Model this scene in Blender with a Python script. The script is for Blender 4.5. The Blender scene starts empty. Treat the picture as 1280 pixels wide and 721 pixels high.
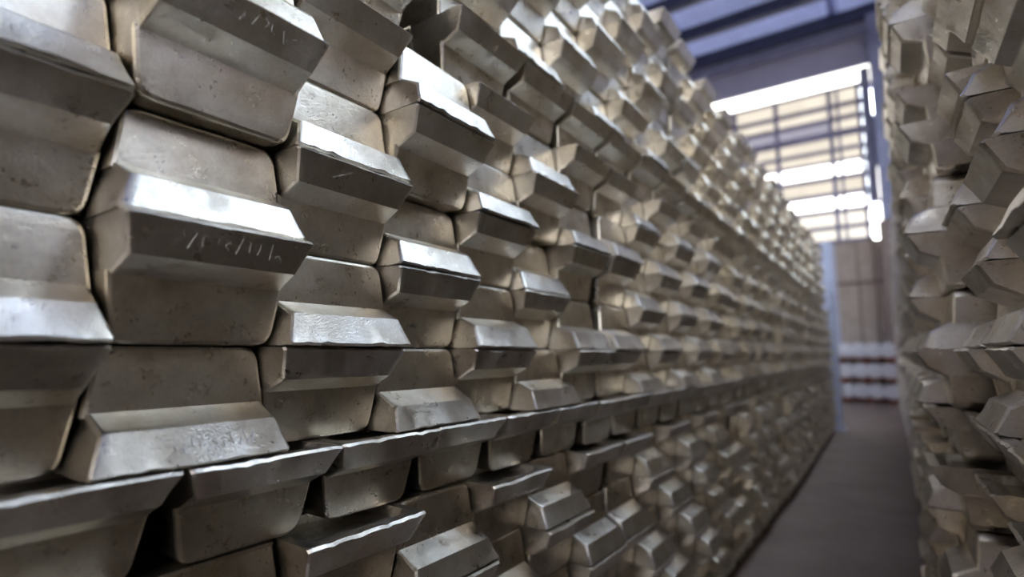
import bpy, bmesh, math, random
from mathutils import Vector, Matrix, noise

random.seed(11)
sc = bpy.context.scene
col = sc.collection

# ------------------------------------------------------------------ camera
FPX, CX, CY = 670.0, 640.0, 360.5
VPX, VPY = 1112.0, 442.0
CAMZ = 0.825
pitch = math.atan((VPY - CY) / FPX)
yaw = math.atan((VPX - CX) / (FPX / math.cos(pitch)))
FWD = Vector((-math.sin(yaw) * math.cos(pitch), math.cos(yaw) * math.cos(pitch), math.sin(pitch)))
RGT = Vector((math.cos(yaw), math.sin(yaw), 0))
UPV = RGT.cross(FWD)
CAM = Vector((0.5, 0.0, CAMZ))
cam_d = bpy.data.cameras.new('camera')
cam = bpy.data.objects.new('camera', cam_d)
col.objects.link(cam)
cam.matrix_world = Matrix.Translation(CAM) @ Matrix((RGT, UPV, -FWD)).transposed().to_4x4()
cam_d.sensor_width = 36.0
cam_d.lens = 36.0 * FPX / 1280.0
cam_d.clip_start = 0.01
cam_d.dof.use_dof = True
cam_d.dof.focus_distance = 0.63
cam_d.dof.aperture_fstop = 2.1
sc.camera = cam

# ------------------------------------------------------------------ world + exposure
world = bpy.data.worlds.new('sky')
sc.world = world
world.use_nodes = True
bg = world.node_tree.nodes['Background']
bg.inputs['Color'].default_value = (0.86, 0.92, 1.0, 1)
bg.inputs['Strength'].default_value = 12.0
sc.view_settings.view_transform = 'Standard'
sc.view_settings.look = 'None'
sc.view_settings.gamma = 1.0
sc.view_settings.use_curve_mapping = False
sc.view_settings.exposure = 1.05


def pix(x, y):
    return FWD * FPX + RGT * (x - CX) - UPV * (y - CY)


def at_y(x, y, Y):
    d = pix(x, y)
    return CAM + d * ((Y - CAM.y) / d.y)


def project(p):
    d = Vector(p) - CAM
    z = d.dot(FWD)
    if z < 0.02:
        return None
    return CX + FPX * d.dot(RGT) / z, CY - FPX * d.dot(UPV) / z, z


# ------------------------------------------------------------------ materials
def new_mat(name):
    m = bpy.data.materials.new(name)
    m.use_nodes = True
    nt = m.node_tree
    return m, nt, nt.nodes['Principled BSDF']


def ramp(nt, fac, stops):
    r = nt.nodes.new('ShaderNodeValToRGB')
    el = r.color_ramp.elements
    el[0].position, el[0].color = stops[0][0], (*stops[0][1], 1)
    el[1].position, el[1].color = stops[-1][0], (*stops[-1][1], 1)
    for p, c in stops[1:-1]:
        e = el.new(p)
        e.color = (*c, 1)
    nt.links.new(fac, r.inputs['Fac'])
    return r.outputs['Color']


def noise_tex(nt, vec, scale, detail=4, rough=0.55):
    n = nt.nodes.new('ShaderNodeTexNoise')
    n.inputs['Scale'].default_value = scale
    n.inputs['Detail'].default_value = detail
    n.inputs['Roughness'].default_value = rough
    nt.links.new(vec, n.inputs['Vector'])
    return n.outputs['Fac']


def obj_vec(nt):
    tc = nt.nodes.new('ShaderNodeTexCoord')
    oi = nt.nodes.new('ShaderNodeObjectInfo')
    mul = nt.nodes.new('ShaderNodeMath')
    mul.operation = 'MULTIPLY'
    mul.inputs[1].default_value = 37.0
    nt.links.new(oi.outputs['Random'], mul.inputs[0])
    add = nt.nodes.new('ShaderNodeVectorMath')
    add.operation = 'ADD'
    nt.links.new(tc.outputs['Object'], add.inputs[0])
    nt.links.new(mul.outputs[0], add.inputs[1])
    return add.outputs[0]


def metal_mat(name, c_lo, c_mid, c_hi, r_lo, r_hi, fine, bump):
    m, nt, b = new_mat(name)
    v = obj_vec(nt)
    big = noise_tex(nt, v, 14, 5, 0.6)
    b.inputs['Metallic'].default_value = 1.0
    mid = noise_tex(nt, v, 42, 6, 0.65)
    spk = noise_tex(nt, v, 240, 6, 0.7)
    mx = nt.nodes.new('ShaderNodeMix')
    mx.data_type = 'RGBA'
    mx.blend_type = 'MULTIPLY'
    mx.inputs['Factor'].default_value = 1.0
    nt.links.new(ramp(nt, big, [(0.28, c_lo), (0.5, c_mid), (0.72, c_hi)]), mx.inputs['A'])
    nt.links.new(ramp(nt, spk, [(0.30, (0.86, 0.86, 0.86)), (0.55, (1.0, 1.0, 1.0))]), mx.inputs['B'])
    nt.links.new(mx.outputs['Result'], b.inputs['Base Color'])
    mr = nt.nodes.new('ShaderNodeMapRange')
    mr.inputs['From Min'].default_value = 0.3
    mr.inputs['From Max'].default_value = 0.7
    mr.inputs['To Min'].default_value = r_lo
    mr.inputs['To Max'].default_value = r_hi
    nt.links.new(mid, mr.inputs['Value'])
    fr = nt.nodes.new('ShaderNodeMath')          # frosted grain: rougher and smoother specks
    fr.operation = 'MULTIPLY_ADD'
    fr.inputs[1].default_value = 0.22
    nt.links.new(spk, fr.inputs[0])
    nt.links.new(mr.outputs[0], fr.inputs[2])
    sb = nt.nodes.new('ShaderNodeMath')
    sb.operation = 'SUBTRACT'
    sb.use_clamp = True
    sb.inputs[1].default_value = 0.07
    nt.links.new(fr.outputs[0], sb.inputs[0])
    nt.links.new(sb.outputs[0], b.inputs['Roughness'])
    fn = noise_tex(nt, v, fine, 3, 0.6)
    sm = nt.nodes.new('ShaderNodeMath')
    sm.operation = 'MULTIPLY_ADD'
    sm.inputs[1].default_value = 0.6
    nt.links.new(fn, sm.inputs[0])
    nt.links.new(mid, sm.inputs[2])
    bp = nt.nodes.new('ShaderNodeBump')
    bp.inputs['Strength'].default_value = bump
    bp.inputs['Distance'].default_value = 0.004
    msk = nt.nodes.new('ShaderNodeMapRange')      # frosted patches between smoother ones
    msk.inputs['From Min'].default_value = 0.47
    msk.inputs['From Max'].default_value = 0.58
    msk.inputs['To Min'].default_value = bump
    msk.inputs['To Max'].default_value = bump * 3.0
    nt.links.new(noise_tex(nt, v, 17, 3, 0.6), msk.inputs['Value'])
    nt.links.new(msk.outputs[0], bp.inputs['Strength'])
    nt.links.new(sm.outputs[0], bp.inputs['Height'])
    nt.links.new(bp.outputs[0], b.inputs['Normal'])
    return m


def plain_mat(name, c1, c2, rough=0.7, scale=6.0, bump=0.1, metallic=0.0, dist=0.01):
    m, nt, b = new_mat(name)
    tc = nt.nodes.new('ShaderNodeTexCoord')
    n = noise_tex(nt, tc.outputs['Object'], scale, 6, 0.6)
    nt.links.new(ramp(nt, n, [(0.3, c1), (0.7, c2)]), b.inputs['Base Color'])
    b.inputs['Roughness'].default_value = rough
    b.inputs['Metallic'].default_value = metallic
    bp = nt.nodes.new('ShaderNodeBump')
    bp.inputs['Strength'].default_value = bump
    bp.inputs['Distance'].default_value = dist
    nt.links.new(n, bp.inputs['Height'])
    nt.links.new(bp.outputs[0], b.inputs['Normal'])
    return m


def pane_mat(name, c, strength):
    """daylit diffusing pane"""
    m = bpy.data.materials.new(name)
    m.use_nodes = True
    nt = m.node_tree
    nt.nodes.remove(nt.nodes['Principled BSDF'])
    em = nt.nodes.new('ShaderNodeEmission')
    tc = nt.nodes.new('ShaderNodeTexCoord')
    n = noise_tex(nt, tc.outputs['Object'], 3.0, 3, 0.5)
    nt.links.new(ramp(nt, n, [(0.3, tuple(x * 0.84 for x in c)), (0.7, c)]), em.inputs['Color'])
    em.inputs['Strength'].default_value = strength
    nt.links.new(em.outputs[0], nt.nodes['Material Output'].inputs['Surface'])
    return m


M_BODY = metal_mat('cast_metal_body', (0.48, 0.41, 0.305), (0.72, 0.65, 0.535), (0.87, 0.815, 0.715), 0.21, 0.35, 420, 0.07)
M_LUG = metal_mat('cast_metal_lug', (0.56, 0.495, 0.395), (0.72, 0.66, 0.565), (0.86, 0.825, 0.765), 0.21, 0.38, 520, 0.13)
M_SCR = plain_mat('bright_scratch', (0.80, 0.78, 0.74), (0.90, 0.88, 0.84), 0.6, 90, 0.1, 0.3, 0.001)
M_FLOOR = plain_mat('dusty_concrete', (0.20, 0.145, 0.115), (0.30, 0.225, 0.18), 0.75, 3.0, 0.25)
M_ROOF = plain_mat('blue_painted_sheet', (0.16, 0.18, 0.40), (0.24, 0.27, 0.55), 0.5, 2.0, 0.05)
def add_translucency(m, c):
    nt = m.node_tree
    tr = nt.nodes.new('ShaderNodeBsdfTranslucent')
    tr.inputs['Color'].default_value = (*c, 1)
    ad = nt.nodes.new('ShaderNodeAddShader')
    nt.links.new(nt.nodes['Principled BSDF'].outputs[0], ad.inputs[0])
    nt.links.new(tr.outputs[0], ad.inputs[1])
    nt.links.new(ad.outputs[0], nt.nodes['Material Output'].inputs['Surface'])


add_translucency(M_ROOF, (0.0095, 0.0102, 0.0142))
M_PURL = plain_mat('dark_blue_steel', (0.025, 0.027, 0.06), (0.04, 0.045, 0.09), 0.6, 5.0, 0.05)
M_LINT = plain_mat('grey_blue_steel', (0.20, 0.20, 0.28), (0.28, 0.28, 0.38), 0.6, 4.0, 0.05)
M_POST = plain_mat('dark_violet_steel', (0.20, 0.18, 0.26), (0.28, 0.25, 0.34), 0.6, 5.0, 0.05)
M_WALL = plain_mat('lilac_cladding', (0.40, 0.38, 0.45), (0.50, 0.48, 0.56), 0.7, 1.5, 0.05)
M_BOARD = plain_mat('beige_board', (0.34, 0.26, 0.20), (0.44, 0.35, 0.28), 0.7, 6.0, 0.1)
M_BROWN = plain_mat('brown_post', (0.16, 0.11, 0.085), (0.23, 0.165, 0.13), 0.7, 5.0, 0.1)
M_PALEBLUE = plain_mat('pale_blue_steel', (0.55, 0.60, 0.76), (0.70, 0.75, 0.90), 0.45, 5.0, 0.05)
M_SACK = plain_mat('white_wrap', (0.66, 0.64, 0.66), (0.82, 0.80, 0.80), 0.6, 7.0, 0.2)
M_RED = plain_mat('red_brown_wood', (0.20, 0.075, 0.04), (0.28, 0.11, 0.06), 0.7, 8.0, 0.2)
M_CREAM = pane_mat('cream_pane', (1.0, 0.90, 0.76), 0.52)
M_WHITE = pane_mat('white_pane', (1.0, 0.97, 0.92), 3.0)
M_LILAC = pane_mat('lilac_pane', (0.86, 0.82, 1.0), 0.26)
M_SKYL = pane_mat('skylight_sheet', (0.66, 0.80, 1.0), 3.7)
M_REAR_FILL = pane_mat('rear_fill_pane', (0.95, 0.97, 1.0), 2.0)  # fill glow added behind the camera
M_PALE = pane_mat('pale_pane', (1.0, 0.93, 0.82), 0.72)


# ------------------------------------------------------------------ helpers
def link(o, parent=None):
    col.objects.link(o)
    if parent is not None:
        o.parent = parent
    return o


def mesh_obj(name, me, parent=None):
    return link(bpy.data.objects.new(name, me), parent)


def tag(o, label=None, cat=None, group=None, kind=None):
    if label: o['label'] = label
    if cat: o['category'] = cat
    if group: o['group'] = group
    if kind: o['kind'] = kind
    return o


def box_mesh(name, lo, hi, mat, bev=0.0):
    bm = bmesh.new()
    bmesh.ops.create_cube(bm, size=1.0)
    for v in bm.verts:
        for i in range(3):
            v.co[i] = lo[i] + (v.co[i] + 0.5) * (hi[i] - lo[i])
    if bev > 0:
        bmesh.ops.bevel(bm, geom=bm.edges[:], offset=bev, segments=2, affect='EDGES')
    me = bpy.data.meshes.new(name)
    bm.to_mesh(me)
    bm.free()
    me.materials.append(mat)
    return me


def box(name, lo, hi, mat, parent=None, bev=0.0):
    return mesh_obj(name, box_mesh(name, lo, hi, mat, bev), parent)


# ------------------------------------------------------------------ the building
ROOF = CAMZ + 6.12
YW = 11.5
S = 'structure'
tag(box('floor', (-9, -7, -0.2), (9, YW + 0.4, 0.0), M_FLOOR), kind=S)
tag(box('wall_left', (-9.2, -7, 0), (-9.0, YW + 0.4, ROOF), M_WALL), kind=S)
tag(box('wall_right', (9.0, -7, 0), (9.2, YW + 0.4, ROOF), M_WALL), kind=S)

wr = tag(link(bpy.data.objects.new('wall_front', None)), kind=S)
box('wall_panel', (-9, -7.2, 0), (1.6, -7.0, ROOF), M_WALL, wr)
box('wall_panel', (5.0, -7.2, 0), (9, -7.0, ROOF), M_WALL, wr)
box('wall_panel', (1.6, -7.2, 0), (5.0, -7.0, ROOF), M_WALL, wr)
rear_fill = tag(link(bpy.data.objects.new('fill_window', None)), kind=S)  # added unseen glowing panes that brighten the sides facing the camera
for k in range(5):
    box('pane', (1.2 + 1.2 * k, -6.99, 1.0), (2.35 + 1.2 * k, -6.98, 5.8), M_REAR_FILL, rear_fill)
    box('mullion', (1.15 + 1.2 * k, -7.0, 0.95), (1.2 + 1.2 * k, -6.94, 5.85), M_POST, rear_fill)
# roof: corrugated sheets, purlins; a skylight bay out of view holds sheets that glow
def sheet_mesh(x0, x1, y0, y1, z):
    n = max(2, int((x1 - x0) / 0.06))
    # one skin only: the sheet lets a little blue daylight through
    vs, fs = [], []
    for i in range(n + 1):
        x = x0 + (x1 - x0) * i / n
        zz = z + (0.022 if i % 2 else -0.022)
        vs += [(x, y0, zz), (x, y1, zz)]
        if i:
            a, b = 2 * (i - 1), 2 * i
            fs.append((a, a + 1, b + 1, b))
    me = bpy.data.meshes.new('roof_sheet')
    me.from_pydata(vs, [], fs)
    me.materials.append(M_ROOF)
    return me

SKY_X0, SKY_X1, SKY_Y0, SKY_Y1 = 0.5, 8.0, 2.4, 8.15
ceil = tag(link(bpy.data.objects.new('ceiling', None)), kind=S)
ceil.location = (0, 0, 0)
for (x0, x1, y0, y1) in ((-9, SKY_X0, -7, SKY_Y1), (SKY_X1, 9, -7, SKY_Y1), (SKY_X0, SKY_X1, -7, SKY_Y0),
                         (-9, -4.5, SKY_Y1, YW + 0.4), (-4.5, 0, SKY_Y1, YW + 0.4), (0, 4.5, SKY_Y1, YW + 0.4), (4.5, 9, SKY_Y1, YW + 0.4)):
    mesh_obj('roof_sheet', sheet_mesh(x0, x1 + (0.12 if x1 not in (SKY_X0,) else 0.0), y0, y1, ROOF + 0.25), ceil)
sy = SKY_Y0
while sy < SKY_Y1 - 0.01:
    y2 = min(SKY_Y1, sy + 1.72)
    box('skylight_sheet', (SKY_X0, sy, ROOF + 0.23), (SKY_X1, y2 - 0.02, ROOF + 0.235), M_SKYL, ceil)
    sy += 1.72
py = 11.22
while py > -6.5:
    box('purlin', (-9, py - 0.07, ROOF - 0.02), (9, py + 0.07, ROOF + 0.22), M_PURL, ceil)
    py -= 1.12

# end wall
wall = tag(link(bpy.data.objects.new('wall_back', None)), kind=S)
Z = lambda r: CAMZ + r
WZ0, WZ1 = Z(2.06), Z(5.34)
box('wall_panel', (-9, YW, 0), (-4.2, YW + 0.2, ROOF + 0.2), M_WALL, wall)
box('wall_panel', (-4.2, YW, Z(5.36)), (0.55, YW + 0.2, Z(5.92)), M_WALL, wall)
box('wall_panel', (-4.2, YW, 0), (-0.2, YW + 0.2, WZ0), M_WALL, wall)
box('wall_panel', (0.95, YW, 0), (9, YW + 0.2, ROOF + 0.2), M_WALL, wall)
box('wall_panel', (-4.2, YW, ROOF - 0.02), (0.55, YW + 0.2, ROOF + 0.25), M_PURL, wall)
box('wall_panel', (0.55, YW + 0.08, 0), (0.95, YW + 0.2, Z(2.8)), M_BROWN, wall)
box('wall_panel', (0.55, YW + 0.08, Z(3.4)), (0.95, YW + 0.2, Z(4.4)), M_POST, wall)
box('wall_panel', (0.55, YW + 0.08, Z(4.95)), (0.95, YW + 0.2, ROOF + 0.2), M_POST, wall)
box('wall_panel', (0.70, YW + 0.08, Z(2.8)), (0.95, YW + 0.2, Z(3.4)), M_POST, wall)
box('wall_panel', (-0.2, YW + 0.12, 0), (0.56, YW + 0.2, WZ0), M_BROWN, wall)
for xa, xb in ((-0.2, 0.12), (0.14, 0.38), (0.40, 0.56)):
    box('wall_board', (xa, YW, 0), (xb, YW + 0.12, WZ0 - 0.01), M_BOARD, wall, 0.01)
box('board_rail', (-0.2, YW - 0.03, Z(1.25)), (0.56, YW + 0.02, Z(1.31)), M_BROWN, wall)
tag(box('trim_1', (-9, YW - 0.22, Z(5.92)), (0.62, YW + 0.02, Z(6.12)), M_LINT, None, 0.02), kind=S)
tag(box('trim_2', (0.50, YW - 0.40, 0), (0.80, YW - 0.06, Z(2.3)), M_BROWN, None, 0.01), kind=S)
tag(box('trim_3', (0.56, YW - 0.40, Z(2.31)), (0.80, YW - 0.06, ROOF), M_LINT, None, 0.01), kind=S)
for (zx, za, zb) in ((0.83, 4.40, 4.95), (0.60, 2.8, 3.4)):
    w = tag(link(bpy.data.objects.new('window_2' if zx > 0.7 else 'window_3', None)), kind=S)
    box('pane', (zx - 0.10, YW + 0.10, Z(za)), (zx + 0.10, YW + 0.11, Z(zb)), M_WHITE, w)
    box('frame', (zx - 0.13, YW + 0.05, Z(za) - 0.03), (zx - 0.10, YW + 0.12, Z(zb) + 0.03), M_POST, w)
    box('frame', (zx + 0.10, YW + 0.05, Z(za) - 0.03), (zx + 0.13, YW + 0.12, Z(zb) + 0.03), M_POST, w)

win = tag(link(bpy.data.objects.new('window_1', None)), kind=S)
posts_x = [-4.2, -3.3, -2.55, -1.83, -1.05, -0.12, 0.35]
for i, x in enumerate(posts_x):
    box('mullion', (x - 0.035, YW - 0.05, WZ0), (x + 0.035, YW + 0.12, Z(5.02)), M_POST, win)
box('mullion', (-0.01, YW - 0.05, WZ0), (0.03, YW + 0.12, Z(5.02)), M_POST, win)
box('pane', (0.39, YW - 0.02, WZ0), (0.56, YW - 0.01, Z(2.70)), M_WHITE, win)
box('mullion', (0.39, YW - 0.03, Z(2.72)), (0.55, YW + 0.12, Z(5.30)), M_LINT, win)
rails = [5.02, 4.69, 4.43, 4.14, 3.83, 3.60, 3.29, 2.97, 2.65, 2.34, 2.08]
thick = [0.05, 0.07, 0.07, 0.12, 0.06, 0.05, 0.08, 0.08, 0.08, 0.07, 0.05]
for r, t in zip(rails, thick):
    box('rail', (-4.2, YW - 0.02, Z(r) - t / 2), (0.42, YW + 0.10, Z(r) + t / 2), M_POST, win)
kinds = [M_CREAM, M_CREAM, M_LILAC, M_CREAM, M_CREAM, M_WHITE, M_CREAM, M_WHITE, M_PALE, M_PALE]
for r in range(len(rails) - 1):
    for c in range(len(posts_x) - 1):
        m = kinds[r]
        if c == len(posts_x) - 2 and r in (1, 2):
            m = M_CREAM
        box('pane', (posts_x[c], YW + 0.05, Z(rails[r + 1])), (posts_x[c + 1], YW + 0.06, Z(rails[r])), m, win)
for c in range(len(posts_x) - 1):
    box('pane', (posts_x[c], YW + 0.05, Z(5.04)), (posts_x[c + 1], YW + 0.06, Z(5.36)), M_WHITE, win)
box('pane', (posts_x[-1], YW + 0.05, Z(5.04)), (0.58, YW + 0.06, Z(5.36)), M_WHITE, win)

# pale blue post at the end of the long stack
pb = tag(link(bpy.data.objects.new('steel_post', None)), 'pale blue steel post standing at the end of the long ingot stack', 'post')
pb.location = (0, 6.98, 0)
box('shaft', (-0.05, -0.06, 0.02), (0.02, 0.06, 2.08), M_PALEBLUE, pb, 0.006)
box('flange', (0.02, -0.07, 0.02), (0.032, 0.07, 2.08), M_PALEBLUE, pb)
box('base_plate', (-0.09, -0.10, 0.0), (0.05, 0.10, 0.02), M_PALEBLUE, pb)

# pallets of wrapped goods against the boarded wall
for k in range(3):
    z0 = 0.335 * k
    p = tag(link(bpy.data.objects.new('wrapped_pallet', None)),
            ['lowest white-wrapped load on red-brown pallet boards against the beige boards',
             'middle white-wrapped load on red-brown pallet boards against the beige boards',
             'topmost white-wrapped load on red-brown pallet boards against the beige boards'][k], 'pallet', 'wrapped loads by the end wall')
    p.location = (0.2, YW - 0.42, z0)
    for j in range(3):
        box('bearer', (-0.42 + 0.34 * j, -0.3, 0.0), (-0.32 + 0.34 * j, 0.3, 0.06), M_RED, p)
    for j in range(4):
        box('deck_board', (-0.44, -0.32 + 0.16 * j, 0.06), (0.40, -0.19 + 0.16 * j, 0.085), M_RED, p)
    for j in range(4):
        box('wrapped_bundle', (-0.43 + 0.205 * j, -0.30, 0.085), (-0.23 + 0.205 * j, 0.30, 0.333), M_SACK, p, 0.03)

# ------------------------------------------------------------------ ingots
H, W, WN, L = 0.1065, 0.1700, 0.1425, 0.70
G = 0.0006
HF = 0.097            # the foot ingots are a little flatter
TH = HF + 5 * H       # bundle height


def halfw(z, Wd, Nd):
    return Nd / 2 + (Wd - Nd) / 2 * z / H


def finish(bm, name, mat):
    bmesh.ops.recalc_face_normals(bm, faces=bm.faces[:])
    me = bpy.data.meshes.new(name)
    bm.to_mesh(me)
    bm.free()
    me.materials.append(mat)
    return me


def section(Wd, Nd, zt, r):
    """half-round narrow corners: points from the upper left edge round the narrow side to the upper right edge"""
    def arc(sg):
        a0, c0, b0 = (halfw(r, Wd, Nd), r), (halfw(0, Wd, Nd), G), (halfw(0, Wd, Nd) - r, G)
        out = []
        for k in range(6):
            t = k / 5
            y = (1 - t) ** 2 * a0[0] + 2 * t * (1 - t) * c0[0] + t * t * b0[0]
            z = (1 - t) ** 2 * a0[1] + 2 * t * (1 - t) * c0[1] + t * t * b0[1]
            out.append((sg * y, z))
        return out
    return [(-halfw(zt, Wd, Nd), zt)] + arc(-1) + list(reversed(arc(1))) + [(halfw(zt, Wd, Nd), zt)]


def body_mesh(Wd, Nd, seed):
    hh = H - G
    rnd = random.Random(seed)
    off = Vector((rnd.random() * 9, rnd.random() * 9, rnd.random() * 9))
    bm = bmesh.new()
    zt = hh - 0.045
    rad = 0.013 + rnd.uniform(0, 0.005)

    def loft(rings):
        vr = [[bm.verts.new(p) for p in ring] for ring in rings]
        n = len(vr[0])
        for k in range(len(vr) - 1):
            for i in range(n):
                j = (i + 1) % n
                f = bm.faces.new((vr[k][i], vr[k][j], vr[k + 1][j], vr[k + 1][i]))
                f.smooth = i in (1, 2, 3, 4, 5, 7, 8, 9, 10, 11)
        bm.faces.new(list(reversed(vr[0])))
        bm.faces.new(vr[-1])

    def xf(z):
        return -0.046 - 0.006 * (1 - z / zt)
    low = section(Wd, Nd, zt, rad)
    full = section(Wd, Nd, hh, rad)
    cz = zt / 2

    def inset(p, d):
        y, z = p
        return (y - math.copysign(min(abs(y), d), y), z + d * max(-1.0, min(1.0, (cz - z) / cz)) * (1 if z < cz else 0))
    front = []
    for d, back in ((0.0040, 0.0), (0.0012, 0.0014), (0.0, 0.0045)):
        front.append([(xf(z) - back, *inset((y, z), d)) for y, z in low])
    front.append([(-0.116, y, z) for y, z in low])
    for ring in front[:3]:
        for k, (x, y, z) in enumerate(ring):
            ring[k] = tuple(Vector((x, y, z)) + noise.noise_vector(Vector((0, y, z)) * 22 + off) * 0.0009)
    loft(front)
    loft([[(-0.112, y, z) for y, z in full], [(-L + 0.112, y, z) for y, z in full]])
    loft([[(-L + 0.116, y, z) for y, z in low], [(-L - xf(z), y, z) for y, z in low]])
    return finish(bm, 'ingot_body', M_BODY)


def lug_mesh(Wd, Nd, seed):
    rnd = random.Random(seed)
    hh = H - G
    lh = 0.034 + rnd.uniform(-0.003, 0.003)
    dr = 0.015 + rnd.uniform(-0.002, 0.003)
    # profile, rim first, counter-clockwise seen from the side; last points form the top with its shrinkage hollow
    prof = [(-0.003, hh), (0.0, hh - 0.003), (-dr * 0.5, hh - lh * 0.5), (-dr, hh - lh), (-dr - 0.004, hh - lh - 0.002), (-0.050, hh - 0.050),
            (-0.114, hh - 0.048), (-0.114, hh), (-0.034, hh), (-0.017, hh)]
    N = 22
    ts = [-1.0, -0.975] + [-0.95 + 1.9 * i / (N - 1) for i in range(N)] + [0.975, 1.0]
    off = Vector((rnd.random() * 9, rnd.random() * 9, rnd.random() * 9))
    bm = bmesh.new()
    rows = []
    for k, t in enumerate(ts):
        row = []
        ins = 0.0035 if abs(t) >= 1.0 else (0.0008 if abs(t) > 0.96 else 0.0)
        for i, (x, z) in enumerate(prof):
            y = t * (halfw(z, Wd, Nd) - 0.0005 - (0, 0, 0.0025, 0.005, 0.005, 0.001, 0, 0, 0, 0)[i])
            xx, zz = x, z
            if i < 6:
                xx -= ins
            if i == 3 or i == 4:
                zz += ins
            if i in (0, 1):
                zz -= ins * 0.4
            if i in (7, 8) and abs(t) < 0.86:
                zz -= 0.011 * min(1, (0.86 - abs(t)) / 0.08)
            if i == 8:
                xx += 0.0
            r = noise.noise(Vector((y * 55, i * 0.3, 0)) + off)
            r2 = noise.noise(Vector((y * 140, 4.0, 1.0)) + off)
            if i in (0, 1) and abs(t) < 0.97:
                xx += 0.0014 * r + 0.0005 * r2
                zz -= max(0.0, 0.0022 * r + 0.0014 * r2)
            elif i in (2, 3):
                xx += 0.0004 * noise.noise(Vector((y * 16, i * 0.3, 7)) + off)
            row.append(bm.verts.new((xx, y, zz)))
        rows.append(row)
    n = len(prof)
    for k in range(len(rows) - 1):
        for i in range(n):
            j = (i + 1) % n
            f = bm.faces.new((rows[k][i], rows[k][j], rows[k + 1][j], rows[k + 1][i]))
            f.smooth = i in (0, 1, 2, 3)
    bm.faces.new(rows[0])
    bm.faces.new(list(reversed(rows[-1])))
    for k in range(len(rows) - 1):
        for i in (1, 3, 4):
            e = bm.edges.get((rows[k][i], rows[k + 1][i]))
            if e:
                e.smooth = False
    for k in (1, len(rows) - 2):
        for i in range(n):
            e = bm.edges.get((rows[k][i], rows[k][(i + 1) % n]))
            if e:
                e.smooth = False
    me = finish(bm, 'ingot_lug', M_LUG)
    me['face'] = (lh, dr)
    return me


def simple_data(Wd, Nd):
    """light one-piece ingot: vertices and faces"""
    hh = H - G
    prof = [(-0.050, G), (-0.054, 0.006), (-0.047, hh - 0.047), (-0.018, hh - 0.036), (-0.015, hh - 0.032), (0.0, hh - 0.003), (-0.003, hh),
            (-L, hh), (-L + 0.02, G)]
    vs, fs = [], []
    n = len(prof)
    for t, ins in ((-1, 0.004), (-0.95, 0.0), (0.95, 0.0), (1, 0.004)):
        for i, (x, z) in enumerate(prof):
            vs.append((x - (ins if i < 7 else 0), t * halfw(z, Wd, Nd), z + (0.004 if (i == 0 and ins) else 0)))
    for k in range(3):
        for i in range(n):
            j = (i + 1) % n
            fs.append((k * n + i, k * n + j, (k + 1) * n + j, (k + 1) * n + i))
    fs.append(tuple(range(n - 1, -1, -1)))
    fs.append(tuple(range(3 * n, 4 * n)))
    return vs, fs


SIZES = {'std': (W, WN), 'foot': (0.1590, 0.1220), 'wide': (0.1860, 0.1500)}
BODY = {k: [body_mesh(*SIZES[k], 10 + s) for s in range(3)] for k in SIZES}
LUG = {k: [lug_mesh(*SIZES[k], 30 + s) for s in range(6)] for k in SIZES}
SIMPLE = {k: simple_data(*SIZES[k]) for k in SIZES}
SIMPLE_ME = {}
for k in SIZES:
    me = bpy.data.meshes.new('ingot')
    me.from_pydata(SIMPLE[k][0], [], SIMPLE[k][1])
    me.materials.append(M_BODY)
    SIMPLE_ME[k] = me

FLIP = Matrix.Rotation(math.pi, 4, 'X')
ingots = []   # dicts: matrix, size, side, tier, layer, flip, col


def add_ingot(side, tier, layer, c, y, z, x, flip, size, rz, num):
    sgn = 0.0 if side == 'L' else math.pi
    m = Matrix.Translation((x, y, z)) @ Matrix.Rotation(sgn + rz, 4, 'Z')
    if layer == 0:
        m = m @ Matrix.Diagonal((1, 1, HF / H, 1))
    if flip:
        m = m @ Matrix.Translation((0, 0, H)) @ FLIP
    ingots.append(dict(m=m, size=size, side=side, tier=tier, layer=layer, flip=flip, col=c, num=num,
                       p=Vector((x, y, z + H / 2))))


# ingots that stand out of, or sit back from, the face of the long stack
PUSH = {('L', 1, 6, 1, 2): 0.020, ('L', 1, 6, 1, 3): 0.018, ('L', 1, 6, 1, 4): 0.034, ('L', 1, 6, 1, 5): 0.030,
        ('L', 1, 6, 3, 4): 0.020, ('L', 1, 6, 3, 5): 0.016, ('L', 1, 6, 5, 2): -0.020, ('L', 1, 6, 5, 3): -0.018}


def add_bundle(side, tier, y0, x0, rot=0.0, wide_base=False, seed=0, num=1, first=0):
    rnd = random.Random(seed)
    s = 1 if side == 'L' else -1
    z0 = tier * TH
    nb, pitch_b, size_b, off = (6, 0.1885, 'wide', 0.094) if wide_base else (7, 0.1607, 'foot', 0.150)
    for k in range(first, nb):
        y = y0 + off + pitch_b * k
        add_ingot(side, tier, 0, k, y, z0, x0 + s * rnd.uniform(-0.004, 0.006) + rot * (y - y0), False, size_b, rnd.uniform(-0.004, 0.004), num)
    for c in range(first, 7):
        y = y0 + 0.086 + 0.158 * c
        for l in range(1, 6):
            flip = (l + c) % 2 == 0
            add_ingot(side, tier, l, c, y + rnd.uniform(-0.0006, 0.0006), z0 + HF + (l - 1) * H,
                      x0 + s * rnd.uniform(-0.007, 0.007) + PUSH.get((side, tier, num, c, l), 0.0), flip, 'std', rnd.uniform(-0.0035, 0.0035), num)


BP = 1.125
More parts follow.
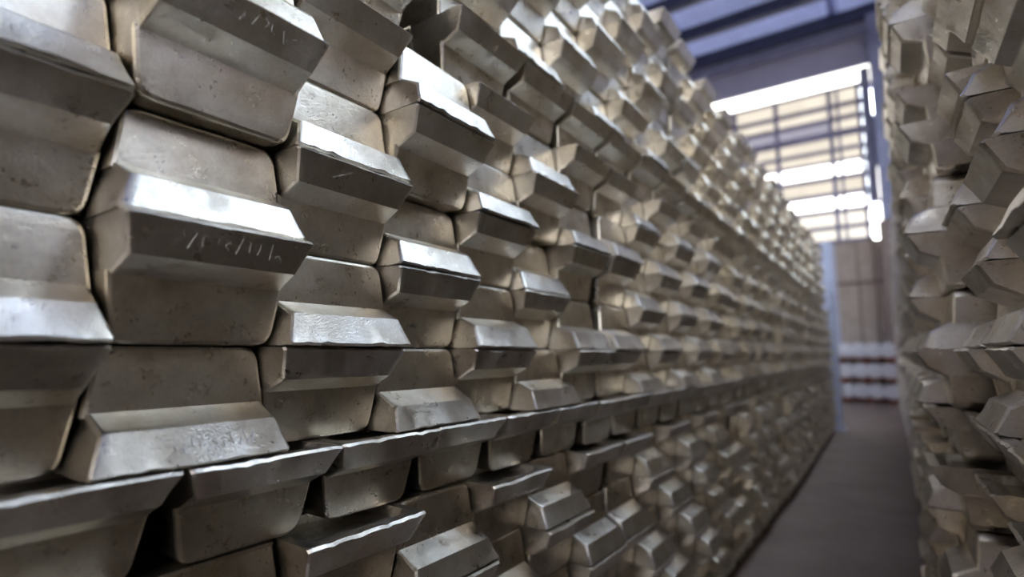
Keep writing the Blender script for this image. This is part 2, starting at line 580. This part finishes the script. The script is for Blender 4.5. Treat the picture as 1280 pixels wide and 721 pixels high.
# long stack (its lug tips near x = 0)
for tier in range(3):
    for b in range(-1, 6 if tier < 2 else 5):
        y0 = b * BP
        x0 = 0.0
        wide = False
        if tier == 0:
            y0 += 0.03
            x0 = 0.004
        if tier == 2:
            y0 = 0.575 + (b - 0) * 1.15
            wide = True
            x0 = 0.0
            if b == -1:
                y0 -= 0.045
        if b > 0:
            x0 += random.uniform(-0.012, 0.012)
        add_bundle('L', tier, y0, x0, 0.0, wide, 100 + tier * 20 + b, (6 if tier < 2 else 5) - b)
# opposite stack: the bundles stand unevenly, one of them further into the aisle
for tier in range(3):
    for b in range(-1 if tier < 2 else 0, 1):
        # the top tier's nearest columns, out of view, are left out to admit light
        add_bundle('R', tier, 0.08 + b * BP, 0.597, 0.0, False, 300 + tier * 20 + b, 9 - b, 0 if tier < 2 else 4)
    for b in range(8):
        add_bundle('R', tier, 1.225 + b * BP, 0.543 if b == 0 else 0.574 + random.uniform(-0.008, 0.010), 0.0, False, 400 + tier * 20 + b, 8 - b)

# which ingots show largest
def score(g):
    n = Vector((1, 0, 0)) if g['side'] == 'L' else Vector((-1, 0, 0))
    d = g['p'] - CAM
    best = None
    for dy in (-0.07, 0, 0.07):
        q = project(g['p'] + Vector((0, dy, 0)))
        if q and -5 < q[0] < 1285 and -5 < q[1] < 726:
            best = q
    if best is None:
        return 0.0
    cosang = max(0.12, -n.dot(d.normalized()))
    return cosang / d.length_squared


for g in ingots:
    g['s'] = score(g)
ranked = sorted([g for g in ingots if g['s'] > 0], key=lambda g: -g['s'])
singles = ranked[:300]
single_ids = {id(g) for g in singles}

ORD = ['first', 'second', 'third', 'fourth', 'fifth', 'sixth', 'seventh', 'eighth', 'ninth', 'tenth', 'eleventh']
TIER = ['bottom', 'middle', 'upper']


def label_of(g):
    kind = 'foot ingot over gaps' if g['layer'] == 0 else ('ingot wide side down' if g['flip'] else 'ingot wide side up')
    n = 7 if g['size'] != 'wide' else 6
    where = f"{ORD[n - 1 - g['col']]} column, {TIER[g['tier']]} tier, {ORD[g['num'] - 1]} bundle from {'blue' if g['side'] == 'L' else 'brown'} post"
    if g['layer'] == 0:
        return f"silver {kind}, {where}"
    return f"silver {kind}, {ORD[g['layer'] - 1]} layer, {where}"


for idx, g in enumerate(singles):
    grp = f"{TIER[g['tier']]} bundle {'foot' if g['layer'] == 0 else ('wide side down' if g['flip'] else 'wide side up')} ingots, {'long' if g['side'] == 'L' else 'opposite'} stack, layer {g['layer']}"
    rnd = random.Random(idx + 5)
    if idx < 190:
        e = link(bpy.data.objects.new('metal_ingot', None))
        e.empty_display_size = 0.05
        e.matrix_world = g['m']
        mesh_obj('body', BODY[g['size']][rnd.randrange(3)], e)
        mesh_obj('end_lug', LUG[g['size']][rnd.randrange(6)], e)
        back = mesh_obj('end_lug', LUG[g['size']][rnd.randrange(6)], e)
        back.matrix_local = Matrix.Translation((-L, 0, 0)) @ Matrix.Rotation(math.pi, 4, 'Z')
    else:
        e = mesh_obj('metal_ingot', SIMPLE_ME[g['size']])
        e.matrix_world = g['m']
    tag(e, label_of(g), 'ingot', grp)
    g['o'] = e

def scratches(g, strokes, wid):
    lug = [c for c in g['o'].children if c.name.startswith('end_lug')][0]
    lh, dr = lug.data['face']
    hh = H - G
    vs, fs = [], []
    for st in strokes:
        for (ya, za), (yb, zb) in zip(st[:-1], st[1:]):
            d = Vector((yb - ya, zb - za))
            if d.length < 1e-6:
                continue
            nrm = Vector((-d.y, d.x)).normalized() * wid / 2
            o = len(vs)
            for (yy, zz) in ((ya + nrm.x, za + nrm.y), (yb + nrm.x, zb + nrm.y), (yb - nrm.x, zb - nrm.y), (ya - nrm.x, za - nrm.y)):
                z = hh - zz
                for up in (-0.0004, 0.0009):
                    vs.append((-dr * zz / lh + up, yy, z))
            q = [o + i for i in range(8)]
            fs += [(q[1], q[3], q[5], q[7]), (q[0], q[2], q[3], q[1]), (q[2], q[4], q[5], q[3]), (q[4], q[6], q[7], q[5]), (q[6], q[0], q[1], q[7])]
    me = bpy.data.meshes.new('scratch_marks')
    me.from_pydata(vs, [], fs)
    me.materials.append(M_SCR)
    o = mesh_obj('scratch_marks', me, lug)
    o['label'] = 'thin bright scratches'


def find(side, tier, num, c, l):
    for g in singles:
        if (g['side'], g['tier'], g['num'], g['col'], g['layer']) == (side, tier, num, c, l):
            return g


def squiggles(rnd, y0, y1, n, z0, z1):
    out = []
    for k in range(n):
        y = y0 + (y1 - y0) * k / n
        w = (y1 - y0) / n * 0.75
        pts = [(y + w * rnd.random(), z0 + (z1 - z0) * rnd.random()) for _ in range(rnd.randint(2, 4))]
        out.append(pts)
    return out


rs = random.Random(3)
g = find('L', 1, 6, 1, 2)
if g:
    scratches(g, squiggles(rs, -0.045, 0.055, 10, 0.007, 0.024), 0.0005)
    g['o']['label'] = 'silver ingot, wide side up, whose dark lug carries a row of scratched marks'
g = find('L', 1, 6, 2, 3)
if g:
    scratches(g, [[(-0.035, 0.021), (-0.004, 0.008)], [(0.004, 0.012), (0.010, 0.009)]], 0.0006)
    g['o']['label'] = 'silver ingot, wide side up, whose dark lug has one long slanting scratch'
g = find('L', 1, 6, 1, 4)
if g:
    scratches(g, squiggles(rs, -0.01, 0.05, 6, 0.008, 0.022), 0.0008)
    g['o']['label'] = 'silver ingot, wide side up, with small bright nicks on its dark lug'
g = find('L', 1, 6, 1, 1)
if g:
    scratches(g, squiggles(rs, -0.05, 0.035, 12, 0.008, 0.026), 0.0008)
    g['o']['label'] = 'silver ingot, wide side down on the foot row, pale lug covered with scribbled scratches'

# the remaining ingots of the stacks (and an unseen row added behind the long stack to block light in its gaps) as one object
vs, fs = [], []
def add_simple(m, size):
    sv, sf = SIMPLE[size]
    o = len(vs)
    vs.extend([tuple(m @ Vector(v)) for v in sv])
    fs.extend([tuple(i + o for i in f) for f in sf])
for g in ingots:
    if id(g) not in single_ids:
        add_simple(g['m'], g['size'])
    if g['side'] == 'L':
        add_simple(Matrix.Translation((-0.74, 0.075, 0)) @ g['m'], g['size'])
me = bpy.data.meshes.new('far_ingots')
me.from_pydata(vs, [], fs)
me.materials.append(M_BODY)
tag(mesh_obj('stacked_ingots', me), 'rest of the silver ingots packed into both long stacks', 'ingots', kind='stuff')
